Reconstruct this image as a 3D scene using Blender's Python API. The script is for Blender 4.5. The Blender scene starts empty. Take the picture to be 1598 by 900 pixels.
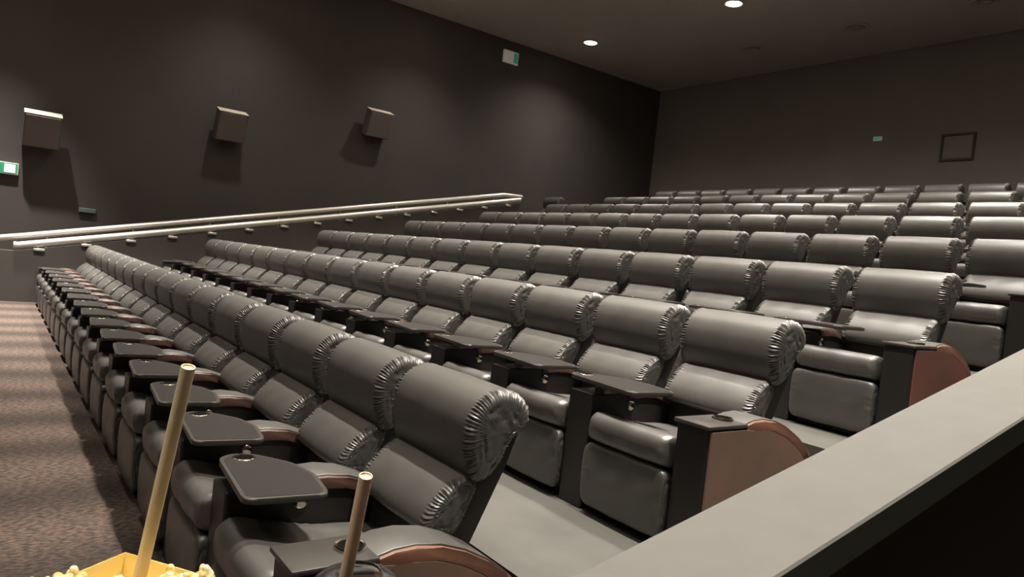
import bpy, bmesh, math, random
from mathutils import Vector, Matrix, noise as mnoise
random.seed(7)
PI = math.pi
COL = bpy.context.scene.collection
SC = bpy.context.scene

# ------------------------------------------------------------------ materials
def new_mat(name):
    m = bpy.data.materials.new(name); m.use_nodes = True
    nt = m.node_tree
    return m, nt, nt.nodes['Principled BSDF']

def mat(name, col, rough=.5, metal=0., noise=None, bump=None, spec=.5, coat=0., emit=None, trans=0., ior=1.45):
    m, nt, b = new_mat(name)
    b.inputs['Base Color'].default_value = (*col, 1)
    b.inputs['Roughness'].default_value = rough
    b.inputs['Metallic'].default_value = metal
    b.inputs['Specular IOR Level'].default_value = spec
    b.inputs['IOR'].default_value = ior
    b.inputs['Coat Weight'].default_value = coat
    b.inputs['Transmission Weight'].default_value = trans
    if emit:
        b.inputs['Emission Color'].default_value = (*emit[0], 1); b.inputs['Emission Strength'].default_value = emit[1]
    tc = nt.nodes.new('ShaderNodeTexCoord')
    if noise:                       # (scale, second colour, detail)
        n = nt.nodes.new('ShaderNodeTexNoise'); n.inputs['Scale'].default_value = noise[0]; n.inputs['Detail'].default_value = noise[2]
        nt.links.new(tc.outputs['Object'], n.inputs['Vector'])
        r = nt.nodes.new('ShaderNodeValToRGB')
        r.color_ramp.elements[0].position = .35; r.color_ramp.elements[1].position = .65
        r.color_ramp.elements[0].color = (*col, 1); r.color_ramp.elements[1].color = (*noise[1], 1)
        nt.links.new(n.outputs['Fac'], r.inputs['Fac']); nt.links.new(r.outputs['Color'], b.inputs['Base Color'])
    if bump:                        # (scale, strength, distance)
        n = nt.nodes.new('ShaderNodeTexNoise'); n.inputs['Scale'].default_value = bump[0]; n.inputs['Detail'].default_value = 4
        nt.links.new(tc.outputs['Object'], n.inputs['Vector'])
        bp = nt.nodes.new('ShaderNodeBump'); bp.inputs['Strength'].default_value = bump[1]; bp.inputs['Distance'].default_value = bump[2]
        nt.links.new(n.outputs['Fac'], bp.inputs['Height']); nt.links.new(bp.outputs['Normal'], b.inputs['Normal'])
    return m

M = {}
M['leather'] = mat('black_leather', (.066,.062,.056), .42, noise=(5,(.076,.072,.065),3), bump=(9,.10,.008), spec=.85, coat=.15)
M['leather'].node_tree.nodes['Principled BSDF'].inputs['Coat Roughness'].default_value = .36
M['shell'] = mat('black_vinyl', (.022,.02,.018), .55, bump=(60,.15,.003))
M['wallshade'] = mat('shaded_wall_black', (.008,.007,.006), .8)  # near-black: the shadow on the half wall's side is put into the colour
M['body'] = mat('black_laminate', (.02,.018,.0165), .42, bump=(90,.1,.002))
M['brown'] = mat('brown_leather', (.19,.088,.055), .45, noise=(7,(.15,.07,.045),3), bump=(70,.2,.003))
M['browndark'] = mat('dark_brown_leather', (.085,.045,.034), .36, noise=(7,(.065,.035,.027),3), bump=(70,.2,.003))
M['panelred'] = mat('red_brown_panel', (.21,.070,.052), .45, noise=(2.2,(.14,.066,.05),2), bump=(60,.12,.003))
M['panel'] = mat('brown_panel', (.25,.145,.095), .45, noise=(2.2,(.19,.128,.095),2), bump=(60,.12,.003))
M['tray'] = mat('black_tray', (.05,.045,.04), .34, bump=(150,.12,.001))
M['chrome'] = mat('chrome', (.72,.66,.55), .16, 1.)
M['dark'] = mat('hole_dark', (.004,.004,.004), .9, spec=.05)  # near-black: shade inside the cup holes is put into the colour
M['rail'] = mat('steel_rail', (.62,.58,.53), .36, .55)
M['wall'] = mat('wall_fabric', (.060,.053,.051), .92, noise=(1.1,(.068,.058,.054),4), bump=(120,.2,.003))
M['wallback'] = mat('wall_fabric_back', (.20,.178,.162), .92, noise=(1.1,(.215,.191,.174),4))  # paler copy of the wall fabric, hazy light put into the colour
M['ceil'] = mat('ceiling_tile', (.46,.40,.35), .9, noise=(1.5,(.48,.42,.37),3))
M['knee'] = mat('partition_paint', (.062,.055,.049), .75, noise=(1.2,(.07,.062,.056),3))
M['cap'] = mat('capping_laminate', (.14,.134,.123), .55, noise=(14,(.15,.144,.133),4), bump=(120,.08,.002))
M['capedge'] = mat('capping_edge', (.10,.145,.12), .55)
M['tier'] = mat('tier_vinyl', (.072,.069,.061), .5, noise=(3.5,(.09,.086,.077),5), bump=(40,.12,.004))
M['nosing'] = mat('nosing_metal', (.7,.68,.64), .3, .8)
M['speaker'] = mat('speaker_cabinet', (.12,.10,.092), .7, bump=(200,.2,.002))
M['grille'] = mat('speaker_grille', (.15,.128,.12), .8, bump=(300,.3,.002))
M['spktop'] = mat('speaker_lit_top', (.5,.46,.38), .6)  # paler than the cabinet: light falling on the top is put into the colour
M['white'] = mat('white_metal', (.45,.43,.40), .5)
M['vent'] = mat('vent_paint', (.42,.37,.31), .7)
M['lamp'] = mat('lamp_glow', (1,.9,.75), .5, emit=((1,.84,.62), 45))
M['green'] = mat('sign_green_lit', (.02,.22,.12), .5, emit=((.05,.42,.22), .35))
M['greendim'] = mat('sign_green_dim', (.05,.22,.15), .5, emit=((.05,.30,.20), .22))
M['signwhite'] = mat('sign_white_lit', (.7,.75,.7), .5, emit=((.72,.95,.80), .55))
M['signdim'] = mat('sign_white_casing', (.62,.58,.52), .5, emit=((.8,.75,.66), .1))
M['yellow'] = mat('popcorn_carton_inside', (.95,.76,.26), .6, noise=(30,(.92,.72,.22),3))
M['cartonout'] = mat('popcorn_carton_outside', (.72,.06,.04), .5)
M['straw'] = mat('paper_straw', (.95,.82,.56), .6, noise=(60,(.92,.77,.50),3))
M['straw2'] = mat('paper_straw_tan', (.92,.74,.54), .6, noise=(60,(.86,.66,.47),3))
M['lid'] = mat('clear_plastic', (.80,.84,.86), .06, trans=1., ior=1.25)
M['cup'] = mat('paper_cup', (.05,.07,.16), .5)
M['ice'] = mat('cola', (.03,.012,.008), .15)
M['glass'] = mat('port_glass', (.15,.135,.12), .35)

def carpet():
    m, nt, b = new_mat('patterned_carpet')
    b.inputs['Roughness'].default_value = .95
    tc = nt.nodes.new('ShaderNodeTexCoord')
    mp = nt.nodes.new('ShaderNodeMapping'); nt.links.new(tc.outputs['Object'], mp.inputs['Vector'])
    mp.inputs['Scale'].default_value = (1, 1, 1)
    n1 = nt.nodes.new('ShaderNodeTexNoise'); n1.inputs['Scale'].default_value = 62; n1.inputs['Detail'].default_value = 3
    mp2 = nt.nodes.new('ShaderNodeMapping'); mp2.inputs['Scale'].default_value = (1.0, .45, 1); mp2.inputs['Rotation'].default_value = (0, 0, .5)
    nt.links.new(tc.outputs['Object'], mp2.inputs['Vector']); nt.links.new(mp2.outputs['Vector'], n1.inputs['Vector'])
    r1 = nt.nodes.new('ShaderNodeValToRGB')
    r1.color_ramp.elements[0].position = .40; r1.color_ramp.elements[0].color = (.038, .029, .025, 1)
    r1.color_ramp.elements[1].position = .64; r1.color_ramp.elements[1].color = (.145, .096, .071, 1)
    nt.links.new(n1.outputs['Fac'], r1.inputs['Fac'])
    w = nt.nodes.new('ShaderNodeTexWave'); w.wave_type = 'BANDS'; w.bands_direction = 'X'
    w.inputs['Scale'].default_value = .33; w.inputs['Distortion'].default_value = 2.2; w.inputs['Detail'].default_value = 2; w.inputs['Detail Scale'].default_value = 1.3
    nt.links.new(mp.outputs['Vector'], w.inputs['Vector'])
    r2 = nt.nodes.new('ShaderNodeValToRGB')
    r2.color_ramp.elements[0].color = (.45, .45, .45, 1); r2.color_ramp.elements[1].color = (1.1, 1.1, 1.1, 1)
    nt.links.new(w.outputs['Color'], r2.inputs['Fac'])
    mx = nt.nodes.new('ShaderNodeMix'); mx.data_type = 'RGBA'; mx.blend_type = 'MULTIPLY'; mx.inputs[0].default_value = 1
    nt.links.new(r1.outputs['Color'], mx.inputs[6]); nt.links.new(r2.outputs['Color'], mx.inputs[7])
    nt.links.new(mx.outputs[2], b.inputs['Base Color'])
    bp = nt.nodes.new('ShaderNodeBump'); bp.inputs['Strength'].default_value = .5; bp.inputs['Distance'].default_value = .01
    nt.links.new(n1.outputs['Fac'], bp.inputs['Height']); nt.links.new(bp.outputs['Normal'], b.inputs['Normal'])
    return m
M['carpet'] = carpet()

def popmat():
    m, nt, b = new_mat('popped_corn')
    tc = nt.nodes.new('ShaderNodeTexCoord')
    n = nt.nodes.new('ShaderNodeTexNoise'); n.inputs['Scale'].default_value = 95; n.inputs['Detail'].default_value = 2
    nt.links.new(tc.outputs['Object'], n.inputs['Vector'])
    r = nt.nodes.new('ShaderNodeValToRGB')
    e = r.color_ramp.elements
    e[0].position = .36; e[0].color = (.80, .36, .04, 1); e[1].position = .62; e[1].color = (.92, .84, .62, 1)
    k = e.new(.47); k.color = (.88, .68, .22, 1)
    nt.links.new(n.outputs['Fac'], r.inputs['Fac']); nt.links.new(r.outputs['Color'], b.inputs['Base Color'])
    b.inputs['Roughness'].default_value = .55
    b.inputs['Subsurface Weight'].default_value = .1
    return m
M['pop'] = popmat()

# ------------------------------------------------------------------ helpers
def obj(name, bm, m, parent=None, smooth=40, loc=None):
    bmesh.ops.recalc_face_normals(bm, faces=bm.faces)
    me = bpy.data.meshes.new(name); bm.to_mesh(me); bm.free()
    ms = m if isinstance(m, (list, tuple)) else [m]
    for k in ms: me.materials.append(k)
    if smooth:
        me.shade_smooth()
        me.set_sharp_from_angle(angle=math.radians(smooth))
    o = bpy.data.objects.new(name, me); COL.objects.link(o)
    if parent: o.parent = parent
    if loc: o.location = loc
    return o

def empty(name, loc=(0,0,0), rz=0):
    o = bpy.data.objects.new(name, None); COL.objects.link(o)
    o.empty_display_size = .1; o.location = loc; o.rotation_euler = (0,0,rz)
    return o

def tag(o, label, cat, group=None):
    o['label'] = label; o['category'] = cat
    if group: o['group'] = group
    return o

def struct(o):
    o['kind'] = 'structure'; return o

def copy_tree(o, parent=None):
    c = o.copy(); COL.objects.link(c)
    if parent: c.parent = parent
    for ch in list(o.children): copy_tree(ch, c)
    return c

def add_box(bm, x0, x1, y0, y1, z0, z1, bevel=0, seg=2):
    vs = [bm.verts.new((x, y, z)) for x in (x0, x1) for y in (y0, y1) for z in (z0, z1)]
    fs = [(0,1,3,2),(4,6,7,5),(0,4,5,1),(2,3,7,6),(0,2,6,4),(1,5,7,3)]
    nf = [bm.faces.new([vs[i] for i in f]) for f in fs]
    if bevel:
        es = list({e for f in nf for e in f.edges})
        bmesh.ops.bevel(bm, geom=es, offset=bevel, segments=seg, profile=.5, affect='EDGES')

def add_prism(bm, poly, x0, x1, bevel=0, seg=2):
    """polygon given as (y, z), extruded along x"""
    a = [bm.verts.new((x0, y, z)) for y, z in poly]; b = [bm.verts.new((x1, y, z)) for y, z in poly]
    n = len(poly); fs = [bm.faces.new(a), bm.faces.new(b[::-1])]
    for i in range(n): fs.append(bm.faces.new((a[i], b[i], b[(i+1) % n], a[(i+1) % n])))
    if bevel:
        es = list({e for f in fs[:2] for e in f.edges})
        bmesh.ops.bevel(bm, geom=es, offset=bevel, segments=seg, profile=.5, affect='EDGES')

def add_plate(bm, poly, z0, z1, bevel=0, seg=2):
    """polygon given as (x, y), extruded along z"""
    a = [bm.verts.new((x, y, z0)) for x, y in poly]; b = [bm.verts.new((x, y, z1)) for x, y in poly]
    n = len(poly); fs = [bm.faces.new(a[::-1]), bm.faces.new(b)]
    for i in range(n): fs.append(bm.faces.new((a[i], a[(i+1) % n], b[(i+1) % n], b[i])))
    if bevel:
        es = list({e for f in fs[:2] for e in f.edges})
        bmesh.ops.bevel(bm, geom=es, offset=bevel, segments=seg, profile=.5, affect='EDGES')

def rounded(poly, r, n=5):
    out = []
    m = len(poly)
    for i in range(m):
        p = Vector(poly[i]); a = (Vector(poly[i-1]) - p); b = (Vector(poly[(i+1) % m]) - p)
        ra = min(r, a.length*.45, b.length*.45)
        p0 = p + a.normalized()*ra; p1 = p + b.normalized()*ra
        for k in range(n+1):
            t = k/n
            q = (1-t)**2*p0 + 2*t*(1-t)*p + t*t*p1
            out.append((q.x, q.y))
    return out

def add_tube(bm, p0, p1, r, n=12, r1=None, cap=True):
    p0 = Vector(p0); p1 = Vector(p1); d = (p1-p0).normalized()
    u = d.orthogonal().normalized(); v = d.cross(u)
    r1 = r if r1 is None else r1
    A = [bm.verts.new(p0 + (u*math.cos(2*PI*i/n)+v*math.sin(2*PI*i/n))*r) for i in range(n)]
    B = [bm.verts.new(p1 + (u*math.cos(2*PI*i/n)+v*math.sin(2*PI*i/n))*r1) for i in range(n)]
    for i in range(n): bm.faces.new((A[i], A[(i+1) % n], B[(i+1) % n], B[i]))
    if cap: bm.faces.new(A[::-1]); bm.faces.new(B)

def add_path_tube(bm, pts, r, n=12):
    pts = [Vector(p) for p in pts]; rings = []
    for i, p in enumerate(pts):
        d = (pts[min(i+1, len(pts)-1)] - pts[max(i-1, 0)]).normalized()
        u = d.cross(Vector((1,0,0)))
        if u.length < .2: u = d.cross(Vector((0,0,1)))
        u.normalize(); v = d.cross(u)
        rings.append([bm.verts.new(p + (u*math.cos(2*PI*k/n)+v*math.sin(2*PI*k/n))*r) for k in range(n)])
    for a, b in zip(rings, rings[1:]):
        for k in range(n): bm.faces.new((a[k], a[(k+1) % n], b[(k+1) % n], b[k]))
    bm.faces.new(rings[0][::-1]); bm.faces.new(rings[-1])

def add_lathe(bm, prof, n=32, cx=0, cy=0, closed=False):
    """profile (r, z) turned about the vertical through (cx, cy)"""
    rings = []
    for r, z in prof:
        rings.append([bm.verts.new((cx+r*math.cos(2*PI*k/n), cy+r*math.sin(2*PI*k/n), z)) for k in range(n)])
    pairs = list(zip(rings, rings[1:]))
    if closed: pairs.append((rings[-1], rings[0]))
    for a, b in pairs:
        for k in range(n): bm.faces.new((a[k], a[(k+1) % n], b[(k+1) % n], b[k]))
    if not closed:
        bm.faces.new(rings[0][::-1]); bm.faces.new(rings[-1])

def spline(ctrl, n):
    """closed Catmull-Rom through ctrl, resampled to n even points"""
    P = [Vector(c) for c in ctrl]; m = len(P); dense = []
    for i in range(m):
        p0, p1, p2, p3 = P[i-1], P[i], P[(i+1) % m], P[(i+2) % m]
        for k in range(24):
            t = k/24
            dense.append(.5*((2*p1)+(p2-p0)*t+(2*p0-5*p1+4*p2-p3)*t*t+(3*p1-p0-3*p2+p3)*t**3))
    dense.append(dense[0].copy())
    L = [0]
    for a, b in zip(dense, dense[1:]): L.append(L[-1]+(b-a).length)
    out = []; j = 0
    for k in range(n):
        s = L[-1]*k/n
        while L[j+1] < s: j += 1
        t = (s-L[j])/max(1e-9, L[j+1]-L[j]); out.append(dense[j].lerp(dense[j+1], t))
    return out, L[-1]

def pillow(ctrl, w, n=110, end=.10, shrink=.35, wr=.006, waves=30, crown=.012, folds=0., seed=1):
    """stuffed leather roll: profile (y,z) swept along x, gathered wrinkles near both ends"""
    rnd = random.Random(seed)
    pts, L = spline(ctrl, n)
    c = sum(pts, Vector((0,0)))/n
    e = end/w
    ts = []
    for k in range(10): ts.append(1-e*(k/9)**1.7)
    ts += [1-e*1.12, 1-e*1.25, 1-e*1.6, 1-e*2.2, .6, .5, .4, .3, .2, .1, 0]
    ts = sorted({round(t, 4) for t in ts} | {round(-t, 4) for t in ts})
    ph = [rnd.uniform(0, 6.28) for _ in range(6)]; jit = [rnd.uniform(-.5, .5) for _ in range(n)]
    bm = bmesh.new(); rings = []
    for t in ts:
        a = abs(t)
        q = max(0, (a-(1-e))/e)                     # 0 inside .. 1 at the very end
        sc = 1 - shrink*(1-math.sqrt(max(0, 1-q*q)))
        wramp = max(0, min(1, (a-(1-1.25*e))/(.6*e)))*(1-.35*q)
        ring = []
        for i, p in enumerate(pts):
            th = i/n
            d = p-c
            rr = d.length; dn = d/rr
            wv = math.sin(2*PI*waves*th+ph[0]+1.7*math.sin(2*PI*5*th+ph[1])+(0 if t > 0 else 1.3)) + .5*math.sin(2*PI*(waves*.61)*th+ph[2]+3*a)
            r2 = rr*sc + crown*(1-a*a) + wr*wv*wramp
            if folds: r2 += folds*math.sin(t*9+ph[3]+2*math.sin(th*12))*(1-q)*.6
            x = t*w
            qv = c + dn*r2
            ring.append(bm.verts.new((x, qv.x, qv.y)))
        rings.append(ring)
    for a, b in zip(rings, rings[1:]):
        for i in range(n): bm.faces.new((a[i], a[(i+1) % n], b[(i+1) % n], b[i]))
    for ring, s in ((rings[0], -1), (rings[-1], 1)):
        x0 = ring[0].co.x; prev = ring
        for f in (.92, .84, .76, .67, .57, .46, .34, .2):          # crumpled end panel
            cur = []
            for i, q in enumerate(ring):
                a = i/n*2*PI
                b = 3.2*mnoise.noise(Vector((q.co.y*f*16, q.co.z*f*16, seed*3.1+s)))+2.4*mnoise.noise(Vector((q.co.y*f*38, q.co.z*f*38, seed+s)))
                cur.append(bm.verts.new((x0 + s*(.006*(1-f) + .0016*b*min(1, f*2)), c.x+(q.co.y-c.x)*f, c.y+(q.co.z-c.y)*f)))
            for i in range(n): bm.faces.new((prev[i], prev[(i+1) % n], cur[(i+1) % n], cur[i]))
            prev = cur
        v = bm.verts.new((x0+s*.006, c.x, c.y))
        for i in range(n): bm.faces.new((prev[i], prev[(i+1) % n], v))
    return bm

# ------------------------------------------------------------------ camera (calibrated from the photograph; camera stands at the origin, eye 1.626 m up)
EYE = 1.626
Rm = ((0.58715604,0.80224626,0.10792925),(0.09117783,0.06693828,-0.99358234),(-0.80432232,0.59322863,-0.03384385))
FPX = 1119.0
def ray(u, v, d):
    a = Vector(((u-799)/FPX, (v-450)/FPX, 1))*d
    return Vector((sum(Rm[i][k]*a[i] for i in range(3)) for k in range(3))) + Vector((0,0,EYE))
cam = bpy.data.cameras.new('camera'); cam.sensor_width = 36; cam.lens = 36*FPX/1598; cam.clip_start = .02; cam.clip_end = 100
co = bpy.data.objects.new('camera', cam); COL.objects.link(co); SC.camera = co
R3 = Matrix(((Rm[0][0], -Rm[1][0], -Rm[2][0]), (Rm[0][1], -Rm[1][1], -Rm[2][1]), (Rm[0][2], -Rm[1][2], -Rm[2][2])))
co.matrix_world = Matrix.Translation((0,0,EYE)) @ R3.to_4x4()

# ------------------------------------------------------------------ layout
PITCH = .78
HY = [1.738, 3.614, 5.490, 7.366, 9.243, 11.116, 12.992, 14.868]            # headrest-front line of each row
FZ = [0, .345, .751, 1.172, 1.603, 2.032, 2.471, 2.905]                     # tier floors
CX0 = -2.51                                                                  # centre of the seat next to the aisle
CEIL = EYE + 6.2
XL, XR, YF, YB = -16.8, 3.2, -9.0, 17.6
KX = -15.64                                                                  # partition along the far aisle

# ---- setting
edges = [HY[0]+.12] + [h+.40 for h in HY[1:7]] + [YB]
bm = bmesh.new(); add_box(bm, XL, XR, YF, edges[0], -.12, 0); struct(obj('floor', bm, M['carpet'], smooth=0))
for i in range(7):
    bm = bmesh.new(); add_box(bm, -15.52, -.82, edges[i], edges[i+1], -.12, FZ[i+1]); struct(obj('floor', bm, M['tier'], smooth=0))
    bm = bmesh.new()
    add_box(bm, -2.20, -.84, edges[i]-.012, edges[i]+.05, FZ[i+1]-.03, FZ[i+1]+.006, .002, 1)
    o = struct(obj('trim_%d' % (i+1), bm, M['nosing'], smooth=0))
    # half step in the aisle
    bm = bmesh.new(); add_box(bm, -1.90, -.84, edges[i]-.42, edges[i]-.013, FZ[i], (FZ[i]+FZ[i+1])/2, .006, 1)
    struct(obj('floor', bm, M['tier'], smooth=0))
bm = bmesh.new(); add_box(bm, XL, -15.76, edges[0], YB, -.12, .0); struct(obj('floor', bm, M['carpet'], smooth=0))
bm = bmesh.new(); add_box(bm, -.58, XR, edges[0], YB, -.12, .0); struct(obj('floor', bm, M['carpet'], smooth=0))
bm = bmesh.new(); add_box(bm, XL, XR, YF, YB, CEIL, CEIL+.15); struct(obj('ceiling', bm, M['ceil'], smooth=0))
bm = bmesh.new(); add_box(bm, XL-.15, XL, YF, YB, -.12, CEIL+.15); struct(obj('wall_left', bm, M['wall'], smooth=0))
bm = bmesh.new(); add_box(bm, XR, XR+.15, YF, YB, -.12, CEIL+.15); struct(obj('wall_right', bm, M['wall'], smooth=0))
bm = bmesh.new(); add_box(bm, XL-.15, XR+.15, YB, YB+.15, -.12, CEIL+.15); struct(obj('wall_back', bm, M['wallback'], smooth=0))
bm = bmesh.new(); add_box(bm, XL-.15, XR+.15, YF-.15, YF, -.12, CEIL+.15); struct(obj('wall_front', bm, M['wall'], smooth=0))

# ---- right raked half wall with its pale capping (the camera stands on its outer side)
SL = .2262
def capz(y): return EYE - .433 + SL*(y-.93)
yy0, yy1 = -.6, 16.0
bm = bmesh.new()
add_prism(bm, [(yy0, 0), (yy1, 0), (yy1, capz(yy1)-.066), (yy0, capz(yy0)-.066)], -.775, -.615)
struct(obj('wall_aisle', bm, M['wallshade'], smooth=0))
bm = bmesh.new()
add_prism(bm, [(yy0-.01, capz(yy0-.01)-.064), (yy1, capz(yy1)-.064), (yy1, capz(yy1)), (yy0-.01, capz(yy0-.01))], -.80, -.59, .004, 1)
bmesh.ops.recalc_face_normals(bm, faces=bm.faces)
for f in bm.faces:
    if abs(f.normal.x) > .9: f.material_index = 1
struct(obj('trim_8', bm, [M['cap'], M['capedge']], smooth=0))

# ---- far partition, with level front end then raked
def rz(y): return EYE - .62 + .2145*(max(y, .485)-.485)     # lower handrail height
bm = bmesh.new()
yb = 11.5
add_prism(bm, [(-3.0, 0), (yb, 0), (yb, rz(yb)-.10), (.474, rz(.474)-.10), (-3.0, rz(0)-.10)], KX-.12, KX+.12)
struct(obj('wall_partition', bm, M['knee'], smooth=0))
t = tag(empty('handrail', (KX+.09, .474, rz(.474))), 'bright metal handrail on short brackets, lower and nearer of the two along the sloping partition', 'handrail')
o0 = Vector(t.location)
bm = bmesh.new()
add_path_tube(bm, [Vector((KX+.09, y, rz(y)))-o0 for y in (.40, .474, 2, 4, 6, 8, 10, 11.2, 11.42)], .066, 12)
obj('rail', bm, M['rail'], t)
for k in range(15):
    y = .75 + k*.73
    bm = bmesh.new()
    add_tube(bm, Vector((KX+.09, y, rz(y)-.03))-o0, Vector((KX+.09, y+.02, rz(y)-.12))-o0, .022, 8)
    add_box(bm, -.0, .07, y-o0.y-.05, y-o0.y+.12, rz(y)-o0.z-.125, rz(y)-o0.z-.08, .008, 1)
    obj('bracket', bm, M['rail'], t)
t = tag(empty('handrail', (KX-.10, .20, rz(.474)+.11)), 'duller grey handrail running just above and behind the bright lower one', 'handrail')
o0 = Vector(t.location)
bm = bmesh.new()
pts = [(-1.0, rz(.3)+.10), (.20, rz(.3)+.10)] + [(y, EYE-.525+.2145*(y-.197)*1.005+.0) for y in (.5, 2, 4, 6, 8, 10, 11.0)] + [(11.6, EYE+1.83)]
add_path_tube(bm, [Vector((KX-.10, y, z))-o0 for y, z in pts], .058, 12)
obj('rail', bm, M['rail'], t)
for k in range(8):
    y = .9 + k*1.4
    bm = bmesh.new(); add_tube(bm, Vector((KX-.10, y, EYE-.525+.2145*(y-.197)-.02))-o0, Vector((KX-.10, y, rz(y)-.10))-o0, .014, 8)
    obj('bracket', bm, M['rail'], t)

# ------------------------------------------------------------------ recliner
HEAD = [(-.215,.822),(-.240,.89),(-.248,.96),(-.238,1.03),(-.205,1.09),(-.145,1.13),(-.08,1.138),(-.015,1.115),(.032,1.06),(.028,1.005),(-.015,.975),(-.06,.92),(-.095,.85),(-.14,.80),(-.195,.79)]
LUMB = [(-.335,.592),(-.378,.615),(-.362,.680),(-.305,.750),(-.240,.800),(-.195,.812),(-.16,.775),(-.19,.69),(-.235,.60),(-.27,.575)]
SEAT = [(-.945,.40),(-.970,.45),(-.962,.515),(-.91,.545),(-.80,.520),(-.60,.475),(-.40,.458),(-.30,.44),(-.34,.39),(-.55,.375),(-.80,.375)]
FOOT = [(-.940,.05),(-.962,.08),(-.970,.20),(-.970,.32),(-.958,.372),(-.925,.380),(-.89,.35),(-.88,.20),(-.885,.08)]

def make_recliner():
    r = empty('recliner')
    bm = bmesh.new()
    add_prism(bm, rounded([(-.33,.36),(-.30,.58),(-.19,.80),(-.06,1.02),(.0,1.04),(.01,.96),(-.035,.83),(-.16,.56),(-.25,.36)], .02, 3), -.284, .284, .012, 2)
    obj('back_frame', bm, M['shell'], r)
    obj('head_cushion', pillow(HEAD, .333, 260, .045, .26, .0048, 66, .006, .0006, 3), M['leather'], r, 60)
    obj('lumbar_cushion', pillow(LUMB, .298, 200, .04, .24, .0045, 46, .006, .0016, 5), M['leather'], r, 60)
    obj('seat_cushion', pillow(SEAT, .287, 100, .05, .25, .0025, 22, .010, .003, 9), M['leather'], r, 60)
    obj('footrest', pillow(FOOT, .285, 90, .045, .25, .0015, 14, .006, .002, 11), M['leather'], r, 60)
    bm = bmesh.new(); add_box(bm, -.28, .28, -.86, -.10, 0, .37, .01, 1)
    obj('base', bm, M['shell'], r, 0)
    return r

PADTOP = [(-.66,.640),(-.60,.655),(-.52,.660),(-.42,.645),(-.32,.612),(-.22,.562),(-.14,.508),(-.085,.458)]
def offset(poly, d):
    out = []
    for i, (y, z) in enumerate(poly):
        a = Vector(poly[max(0, i-1)]); b = Vector(poly[min(len(poly)-1, i+1)]); t = (b-a).normalized()
        out.append((y + t.y*d, z - t.x*d))
    return out

def arm_parts(c, end):
    bm = bmesh.new()
    low = offset(PADTOP, .046)
    body = [(-.93, 0), (-.93, .628), (-.655, .628)] + low[1:] + ([(-.09, .40), (-.07, .30), (-.07, 0)] if end else [(-.02, .37), (.07, .27), (.07, 0)])
    add_prism(bm, body, -.092, .092, .006, 1)
    obj('console_body', bm, M['body'], c)
    bm = bmesh.new(); add_prism(bm, PADTOP + offset(PADTOP, .045)[::-1], -.103, .103, .009, 2)
    pad = obj('armrest_pad', bm, M['brown' if end else 'browndark'], c)
    bm = bmesh.new(); add_prism(bm, offset(PADTOP, -.007) + offset(PADTOP, .004)[::-1], -.088, .088, .005, 2)
    obj('pad_cover', bm, M['leather'], pad)
    bm = bmesh.new()
    add_lathe(bm, [(.0001,.0),(.017,.001),(.026,-.003),(.031,-.009),(.032,-.014)], 20)
    for v in bm.verts: v.co = Vector((v.co.z, v.co.y, v.co.x)) if False else Vector((v.co.z+.104, v.co.x-.625, v.co.y+.558))
    if end != 'right': o = obj('recline_button', bm, M['chrome'], c)
    else: bm.free()
    return c

TR = rounded([(-.17,-.845),(-.12,-.91),(.395,-.952),(.425,-.645),(.18,-.61),(.01,-.648),(-.145,-.76)], .045, 6)
def make_console():
    c = empty('armrest_console'); arm_parts(c, False)
    bm = bmesh.new(); add_plate(bm, TR, .681, .703, .006, 2)
    t = obj('tray', bm, M['tray'], c)
    bm = bmesh.new(); add_plate(bm, [(.14+(x-.14)*.94, (y+.785)*.90-.785) for x, y in TR], .7018, .7045, .001, 1)
    obj('tray_mat', bm, M['body'], t)
    bm = bmesh.new(); add_lathe(bm, [(.037,.698),(.045,.698),(.046,.7055),(.0435,.7075),(.038,.7075),(.037,.704)], 28, -.095, -.815, True)
    h = obj('cup_rim', bm, M['chrome'], t)
    bm = bmesh.new(); add_lathe(bm, [(.0001,.702),(.0375,.702),(.0375,.7052),(.0001,.7052)], 28, -.095, -.815)  # flat disc on the tray, its black stands for the hole's shade
    obj('cup_hole', bm, M['dark'], t)
    bm = bmesh.new(); add_tube(bm, (-.02,-.76,.626), (-.02,-.76,.6812), .035, 16)
    obj('tray_pivot', bm, M['chrome'], c)
    return c
def make_end_console(side, pm='panel'):
    c = empty('end_console'); arm_parts(c, 'right' if side > 0 else 'left')
    low = offset(PADTOP, .048)
    bm = bmesh.new()
    add_prism(bm, [(-.922, .02), (-.922, .622), (-.655, .622)] + low[1:] + [(-.095, .39), (-.08, .30), (-.08, .02)], .0921*side, .104*side, .003, 1)
    obj('side_panel', bm, M[pm], c)['label'] = 'brown outer side panel'
    bm = bmesh.new(); add_box(bm, -.105, .105, -.945, -.655, .6285, .648, .006, 2)
    top = obj('console_top', bm, M['tray'], c)
    bm = bmesh.new(); add_lathe(bm, [(.040,.646),(.052,.646),(.053,.655),(.050,.660),(.043,.659),(.040,.652)], 32, 0, -.715, True)
    h = obj('cup_holder', bm, M['chrome'], c)
    bm = bmesh.new(); add_lathe(bm, [(.0001,.6485),(.040,.649),(.040,.6505),(.0001,.6505)], 32, 0, -.715)  # flat disc in the ring, blackened as the shade of a well
    obj('cup_well', bm, M['dark'], h)
    return c

REC = make_recliner(); CON = make_console(); ENDR = make_end_console(1); ENDL = make_end_console(-1); ENDX = make_end_console(1, 'panelred')
used = set()
def place(proto, loc):
    o = proto if proto.name not in used else copy_tree(proto)
    used.add(o.name); o.location = loc
    return o

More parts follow.
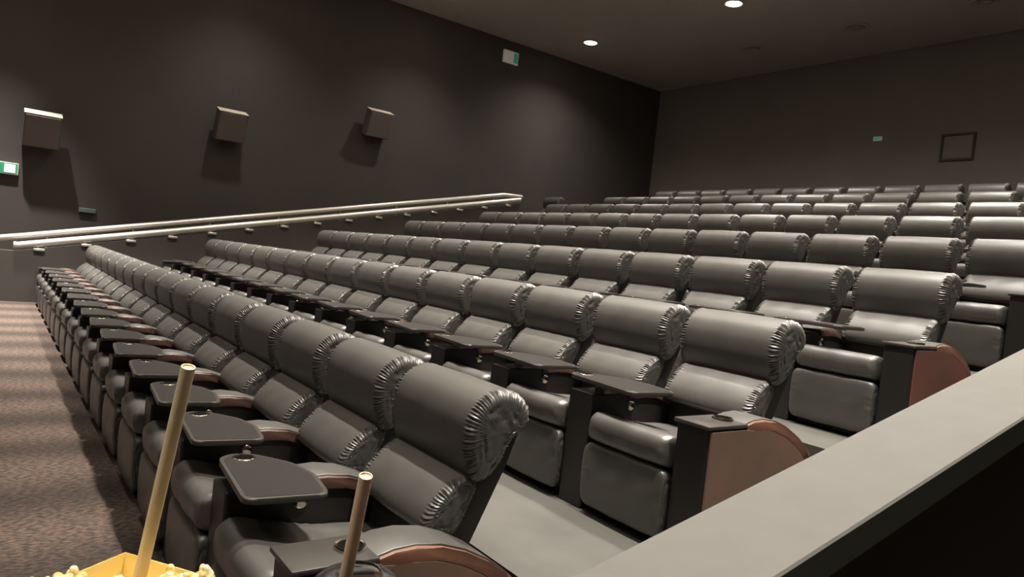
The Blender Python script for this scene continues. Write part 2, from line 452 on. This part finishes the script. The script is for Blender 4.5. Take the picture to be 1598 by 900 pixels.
ORD = ['', 'first','second','third','fourth','fifth','sixth','seventh','eighth','ninth','tenth','eleventh','twelfth','thirteenth','fourteenth','fifteenth','sixteenth','seventeenth','eighteenth']
ROWN = ['front row','second row','third row','fourth row','fifth row','sixth row','seventh row','dim back row']
FIRST = [0,0,0,0,0,0,0,0]; LAST = [16,15,14,14,14,14,14,14]
for r in range(8):
    n = LAST[r]-FIRST[r]+1
    fromleft = r >= 3
    where = 'far left end' if fromleft else 'pale capped wall end'
    for c in range(FIRST[r], LAST[r]+1):
        k = (LAST[r]-c+1) if fromleft else c+1
        o = place(REC, (CX0-PITCH*c, HY[r], FZ[r]))
        tag(o, 'black leather recliner, %s from the %s of the %s' % (ORD[k], where, ROWN[r]), 'recliner', 'recliners in the ' + ROWN[r])
    for c in range(FIRST[r], LAST[r]):                       # consoles between neighbours (columns c and c+1)
        a, b = sorted(((LAST[r]-c+1), (LAST[r]-c))) if fromleft else (c+1, c+2)
        o = place(CON, (CX0-PITCH*(c+.5), HY[r], FZ[r]))
        tag(o, 'armrest with tray between %s and %s recliners from the %s, %s' % (ORD[a], ORD[b], where, ROWN[r]), 'armrest', 'armrests in the ' + ROWN[r])
    if FIRST[r] == 0:
        o = place(ENDR if r < 2 else ENDX, (CX0+PITCH*.5, HY[r], FZ[r]))
        tag(o, '%s end armrest with cup holder, %s, by the pale capped wall' % ('brown' if r < 2 else 'reddish brown', ROWN[r]), 'armrest', 'aisle end armrests')
    o = place(ENDL, (CX0-PITCH*(LAST[r]+.5), HY[r], FZ[r]))
    tag(o, 'end armrest closing the far left end of the %s' % ROWN[r], 'armrest', 'far end armrests')
o = place(REC, (-15.93, 12.992, 2.50)); tag(o, 'lone recliner apart from the rows, just right of the handrails\' top end', 'recliner')
bm = bmesh.new(); add_box(bm, -16.79, -15.53, 11.5, YB, -.12, 2.50); struct(obj('floor', bm, M['tier'], smooth=0))

# ------------------------------------------------------------------ loudspeakers on the left wall
def tilt(o, deg):
    o.data.transform(Matrix.Translation((.24,0,0)) @ Matrix.Rotation(math.radians(deg), 4, 'Y') @ Matrix.Translation((-.24,0,0)))
    return o
def make_speaker():
    s = empty('wall_speaker')
    bm = bmesh.new(); add_prism(bm, [(-.30,-.33),(.30,-.33),(.30,.30),(-.30,.30)], .12, .42, .008, 1)
    tilt(obj('cabinet', bm, M['speaker'], s, 0), 20)
    bm = bmesh.new(); add_box(bm, .4205, .435, -.28, .28, -.31, .28, .004, 1)
    tilt(obj('grille', bm, M['grille'], s, 0), 20)
    bm = bmesh.new(); add_box(bm, .115, .425, -.305, .305, .3005, .312, .002, 1)  # thin sheet carrying the painted light on the cabinet top
    tilt(obj('top_panel', bm, M['spktop'], s, 0), 20)['label'] = 'top panel, paler for the light on it'
    bm = bmesh.new(); add_tube(bm, (.0,0,0), (.16,0,0), .05, 12); add_box(bm, 0, .02, -.1, .1, -.15, .15)
    obj('wall_bracket', bm, M['speaker'], s, 0)
    return s
SP = make_speaker()
for i, (y, z, l) in enumerate([(.72, 1.60, 'dark wall speaker nearest the left edge, only its pale top edge lit'),
                              (4.12, 2.36, 'dark wall speaker in the middle of three, with a strong square shadow below'),
                              (7.56, 3.10, 'greyish wall speaker rightmost of three, with a faint square shadow below')]):
    o = SP if i == 0 else copy_tree(SP)
    o.location = (XL, y, z+EYE); o.rotation_euler = (0, 0, 0); tag(o, l, 'speaker', 'speakers on the left wall')

# ------------------------------------------------------------------ signs
def make_sign(name, w, h, label, loc, rz, style='full'):
    """face looks along local -Y"""
    s = tag(empty(name, loc, rz), label, 'sign')
    bm = bmesh.new(); add_box(bm, -w/2, w/2, 0, .07, -h/2, h/2, .006, 1); obj('casing', bm, M['signdim'], s, 0)
    bm = bmesh.new(); add_box(bm, -w/2+.015, w/2-.015, -.006, -.0005, -h/2+.015, h/2-.015); f = obj('sign_face', bm, M['signdim'] if style == 'end' else M['green'], s, 0)
    if style == 'plain': return s
    if style == 'end':
        bm = bmesh.new(); add_box(bm, w*.16, w/2-.02, -.012, -.0065, -h/2+.03, h/2-.03); obj('green_panel', bm, M['greendim'], f, 0)
        return s
    bm = bmesh.new()
    u = h*.36
    def bar(x0, z0, x1, z1, t): 
        d = Vector((x1-x0, z1-z0)); L = d.length; d /= L; nrm = Vector((-d.y, d.x))*t
        q = [(x0+nrm.x, z0+nrm.y), (x0-nrm.x, z0-nrm.y), (x1-nrm.x, z1-nrm.y), (x1+nrm.x, z1+nrm.y)]
        a = [bm.verts.new((x, -.012, z)) for x, z in q]; b = [bm.verts.new((x, -.0065, z)) for x, z in q]
        bm.faces.new(a); bm.faces.new(b[::-1])
        for i in range(4): bm.faces.new((a[i], a[(i+1) % 4], b[(i+1) % 4], b[i]))
    ox = -w*.22
    bar(ox+u*.35, u*.95, ox+u*.55, u*.75, u*.14)                       # head
    bar(ox+u*.25, u*.6, ox-u*.05, -u*.1, u*.15)                        # trunk
    bar(ox-u*.05, -u*.1, ox+u*.45, -u*.45, u*.10); bar(ox+u*.45, -u*.45, ox+u*.3, -u*.95, u*.09)
    bar(ox-u*.05, -u*.1, ox-u*.35, -u*.6, u*.10); bar(ox-u*.35, -u*.6, ox-u*.9, -u*.7, u*.09)
    bar(ox+u*.25, u*.5, ox+u*.75, u*.2, u*.08); bar(ox+u*.2, u*.5, ox-u*.4, u*.35, u*.08)
    obj('pictogram', bm, M['signwhite'], f, 0)
    bm = bmesh.new(); bar(w*.14, 0, w*.42, 0, h*.36); obj('door_symbol', bm, M['signwhite'], f, 0)
    return s
make_sign('exit_sign', .62, .22, 'lit green and white running figure exit sign low at the left edge', (XL+.071, .10, EYE+.775), PI/2)
make_sign('exit_sign', .50, .34, 'pale exit sign with green end, high on left wall below ceiling lights', (XL+.071, 11.45, EYE+5.74), PI/2, 'end')
make_sign('exit_sign', .20, .10, 'tiny glowing green sign on the back wall above the right hand seats', (-9.31, YB-.071, EYE+4.06), 0, 'plain')

bm = bmesh.new(); add_box(bm, XL, XL+.05, 1.45, 1.75, EYE+.10, EYE+.19, .008, 1)
tag(obj('wall_plate', bm, M['capedge'], None, 0), 'small faint plate on dark left wall above the handrails\' low end', 'wall plate')

# projection window on the back wall
w = struct(empty('window_1', (-7.46, YB, EYE+3.74)))
bm = bmesh.new()
for x0, x1, z0, z1 in ((-.36,.36,.26,.31),(-.36,.36,-.31,-.26),(-.36,-.31,-.26,.26),(.31,.36,-.26,.26)): add_box(bm, x0, x1, -.05, 0, z0, z1)
obj('window_frame', bm, M['knee'], w, 0)
bm = bmesh.new(); add_box(bm, -.31, .31, -.02, -.005, -.26, .26); obj('window_pane', bm, M['glass'], w, 0)

# ------------------------------------------------------------------ ceiling lights
def make_light():
    l = empty('downlight')
    bm = bmesh.new(); add_lathe(bm, [(.165,.0),(.215,.0),(.22,-.012),(.205,-.022),(.178,-.02),(.165,-.008)], 28, 0, 0, True); obj('trim_ring', bm, M['white'], l)
    bm = bmesh.new(); add_lathe(bm, [(.0001,-.050),(.06,-.047),(.11,-.036),(.15,-.018),(.164,-.004),(.164,-.001),(.0001,-.001)], 28); obj('lamp', bm, M['lamp'], l)
    return l
DL = make_light()
LIGHTS = []                       # x, y, watts, beam angle
LIGHTS += [(-15.0, -4.4, 150, 92), (-15.0, -.1, 7500, 56), (-15.0, 4.2, 480, 112), (-15.0, 8.5, 520, 112), (-15.0, 12.8, 680, 140),
           (-10.35, 12.8, 1000, 140), (-5.7, 12.8, 1000, 140), (-1.05, 12.8, 1000, 140),
           (-12.68, -.1, 7000, 70), (-10.35, -.1, 2000, 66), (-5.7, -.1, 300, 66), (-1.05, -.1, 800, 58), (.5, -2.2, 1700, 60),  # first lamp added to brighten the far carpet, last one added for the straws
           (-10.35, -4.4, 100, 92), (-5.7, -4.4, 200, 104), (-1.05, -4.4, 600, 104)]
for x in (-12.68, -10.35, -8.03, -5.7, -3.38, -1.05):  # unseen extra lamps, added to light the seats steeply from above
    LIGHTS += [(x, 2.45, 2700, 62), (x, 4.5, 2000, 62), (x, 6.6, 1100, 62), (x, 8.7, 1200, 62)]
    if x > -9: LIGHTS.append((x, 10.8, 1500, 70))
first = True
for x, y, watt, ang in LIGHTS:
    o = DL if first else copy_tree(DL); first = False
    o.location = (x, y, CEIL)
    tag(o, {(-15.0, 12.8): 'bright warm ceiling downlight, left of the two in view',
            (-10.35, 12.8): 'bright warm ceiling downlight at the top edge, right of the two in view'}.get((x, y), 'warm ceiling downlight outside the picture, of the grid or added for extra light'),
        'ceiling light', 'downlights in the ceiling')
    L = bpy.data.lights.new('downlight_beam', 'SPOT'); L.energy = watt; L.color = (1, .93, .84)
    L.spot_size = math.radians(ang); L.spot_blend = 1; L.shadow_soft_size = .085
    lo = bpy.data.objects.new('downlight_beam', L); COL.objects.link(lo); lo.location = (0, 0, -.07); lo.parent = o

def make_vent(loc, label):
    v = tag(empty('ceiling_vent', loc), label, 'ceiling vent', 'round ceiling vents')
    bm = bmesh.new(); add_lathe(bm, [(.0001,-.001),(.30,-.001),(.31,-.012),(.29,-.03),(.22,-.03),(.2,-.015),(.0001,-.015)], 36); obj('plate', bm, M['vent'], v)
    for r in (.16, .10):
        bm = bmesh.new(); add_lathe(bm, [(r,-.0155),(r+.03,-.0155),(r+.045,-.04),(r+.03,-.045),(r,-.03)], 36, 0, 0, True); obj('ring', bm, M['vent'], v)
make_vent((-11.79, 15.53, CEIL), 'dim round ceiling vent just right of the right hand downlight')
make_vent((-9.07, 15.55, CEIL), 'dim round ceiling vent, middle of three')
make_vent((-6.44, 15.63, CEIL), 'dim round ceiling vent at the top right corner')

# ------------------------------------------------------------------ popcorn carton, straws and drink (held in front of the camera)
C0 = ray(190, 924, .56)
vd = Vector((C0.x, C0.y, 0)).normalized(); az = math.atan2(vd.y, vd.x)
S = .077
def ring4(s, z): return [Vector((s*math.cos(k*PI/2), s*math.sin(k*PI/2), z)) for k in range(4)]
p = tag(empty('popcorn_carton', (C0.x, C0.y, C0.z-.14), az), 'yellow lined popcorn carton filled with popcorn at the bottom left corner', 'popcorn carton')
bm = bmesh.new()
for a, b, flip in ((ring4(.052, 0), ring4(S, .14), 0),):
    A = [bm.verts.new(v) for v in a]; B = [bm.verts.new(v) for v in b]
    for k in range(4): bm.faces.new((A[k], A[(k+1) % 4], B[(k+1) % 4], B[k]))
    bm.faces.new(A[::-1])
bmesh.ops.subdivide_edges(bm, edges=[e for e in bm.edges if abs(e.verts[0].co.z-e.verts[1].co.z) < .01 and e.verts[0].co.z > .1], cuts=1)
carton = obj('carton_wall', bm, [M['yellow'], M['cartonout']], p, 0)
sm = carton.modifiers.new('thick', 'SOLIDIFY'); sm.thickness = .0012; sm.offset = 0; sm.use_rim = True
# popcorn heap inside
bm = bmesh.new()
N = 26
def heap(x, y):
    a = (abs(x)+abs(y))/S
    return .112 + .016*(1-a)
g = [[None]*(N+1) for _ in range(N+1)]
for i in range(N+1):
    for j in range(N+1):
        s, t = i/N*2-1, j/N*2-1
        x, y = (s+t)/2*S*.95, (s-t)/2*S*.95
        g[i][j] = bm.verts.new((x, y, heap(x, y) + random.uniform(-.003, .003)))
for i in range(N):
    for j in range(N): bm.faces.new((g[i][j], g[i+1][j], g[i+1][j+1], g[i][j+1]))
hp = obj('popcorn_filling', bm, M['pop'], p, 60); hp['kind'] = 'stuff'

def kernel_mesh(seed):
    rnd = random.Random(seed); bm = bmesh.new()
    bmesh.ops.create_icosphere(bm, subdivisions=4, radius=1)
    lobes = [(Vector((rnd.uniform(-1,1), rnd.uniform(-1,1), rnd.uniform(-1,1))).normalized(), rnd.uniform(.55, 1.0)) for _ in range(7)]
    for v in bm.verts:
        d = v.co.normalized(); r = .45
        for l, a in lobes:
            c = max(0, d.dot(l)); r = max(r, .45 + a*.65*c**5 if c > 0 else r)
        r += .04*math.sin(9*d.x+seed)*math.sin(8*d.y)*math.sin(7*d.z+2)
        v.co = d*r*.0088
    return bm
protos = []
for s in range(5):
    o = obj('popcorn_kernel', kernel_mesh(s+3), M['pop'], None, 0); o.data.shade_smooth(); protos.append(o)
ca, sa = math.cos(az), math.sin(az)
spots = []
tries = 0
while len(spots) < 75 and tries < 9000:
    tries += 1
    s, t = random.uniform(-.9, .9), random.uniform(-.9, .9)
    x, y = (s+t)/2*S*.98, (s-t)/2*S*.98
    z = .119 + .012*(1-(abs(x)+abs(y))/S) + random.uniform(0, .006)
    if x > .018 and abs(y) < .030: z -= .006           # hollow under the far corner
    if abs(y) > .030: z += .012 + .3*(abs(y)-.030)
    if x < -.02: z += .006
    if y > .02 or x < 0: z += .004
    if all((Vector((x, y, z))-Vector(q)).length > .0115 for q in spots): spots.append((x, y, z))
for i, (x, y, z) in enumerate(spots):
    o = protos[i] if i < 5 else protos[i % 5].copy()
    if i >= 5: COL.objects.link(o)
    o.location = (C0.x+ca*x-sa*y, C0.y+sa*x+ca*y, C0.z-.14+z)
    o.rotation_euler = (random.uniform(0, 6), random.uniform(0, 6), random.uniform(0, 6))
    k = random.uniform(.8, 1.1); o.scale = (k, k, k)
    tag(o, 'buttery popped corn kernel in the yellow lined carton', 'popcorn', 'popcorn kernels in the carton')

def straw(p0, p1, r, m, label):
    p0 = Vector(p0); p1 = Vector(p1); d = p1-p0
    bm = bmesh.new(); n = 24; L = d.length
    rings = []
    for rr, z in ((r, 0), (r, L), (r*.84, L), (r*.84, L-.0015), (r*.0001, L-.0015), (r*.0001, 0)):
        rings.append([bm.verts.new((rr*math.cos(2*PI*k/n), rr*math.sin(2*PI*k/n), z)) for k in range(n)])
    prs = list(zip(rings, rings[1:])) + [(rings[-1], rings[0])]
    for a, b in prs:
        for k in range(n): bm.faces.new((a[k], a[(k+1) % n], b[(k+1) % n], b[k]))
    o = obj('drinking_straw', bm, m, None, 50)
    o.location = p0; o.rotation_mode = 'QUATERNION'; o.rotation_quaternion = Vector((0,0,1)).rotation_difference(d.normalized())
    return tag(o, label, 'straw')
top = ray(294, 572, .53); mid = ray(222, 884, .575)
straw(mid + (mid-top)*.10, top, .0051, M['straw'], 'long cream straw standing in the popcorn carton')
top2 = ray(571, 742, .555); mid2 = ray(541, 892, .585)
straw(mid2 + (mid2-top2)*.85, top2, .0053, M['straw2'], 'shorter tan straw leaning out of the clear domed cup lid')

H0 = ray(560, 893, .60)
d = tag(empty('drink_cup', (H0.x, H0.y, H0.z-.20)), 'drink cup with a clear domed lid at the bottom edge', 'drink cup')
bm = bmesh.new(); add_lathe(bm, [(.0001,0),(.030,0),(.031,.004),(.045,.158),(.0465,.162),(.0445,.164),(.043,.158),(.030,.008),(.0001,.006)], 40); obj('cup_body', bm, M['cup'], d)
bm = bmesh.new(); add_lathe(bm, [(.0001,.140),(.0405,.140),(.0408,.146),(.0001,.146)], 40); obj('drink', bm, M['ice'], d)
bm = bmesh.new()
out = [(.0475,.156),(.0485,.166),(.0455,.170),(.0445,.178),(.040,.188),(.032,.196),(.023,.2005),(.0185,.2020),(.0172,.2015)]
inn = [(.0172,.2003),(.0185,.2005),(.023,.1990),(.0314,.1948),(.039,.1872),(.0433,.1775),(.0443,.1695),(.0470,.1655),(.0468,.156)]
add_lathe(bm, out+inn, 48, 0, 0, True); obj('dome_lid', bm, M['lid'], d, 60)

# ------------------------------------------------------------------ world and colour
wd = bpy.data.worlds.new('world'); SC.world = wd; wd.use_nodes = True
wd.node_tree.nodes['Background'].inputs[0].default_value = (.02, .018, .016, 1)
SC.view_settings.view_transform = 'Standard'; SC.view_settings.look = 'None'
SC.view_settings.gamma = 1; SC.view_settings.use_curve_mapping = False
SC.view_settings.exposure = -.17
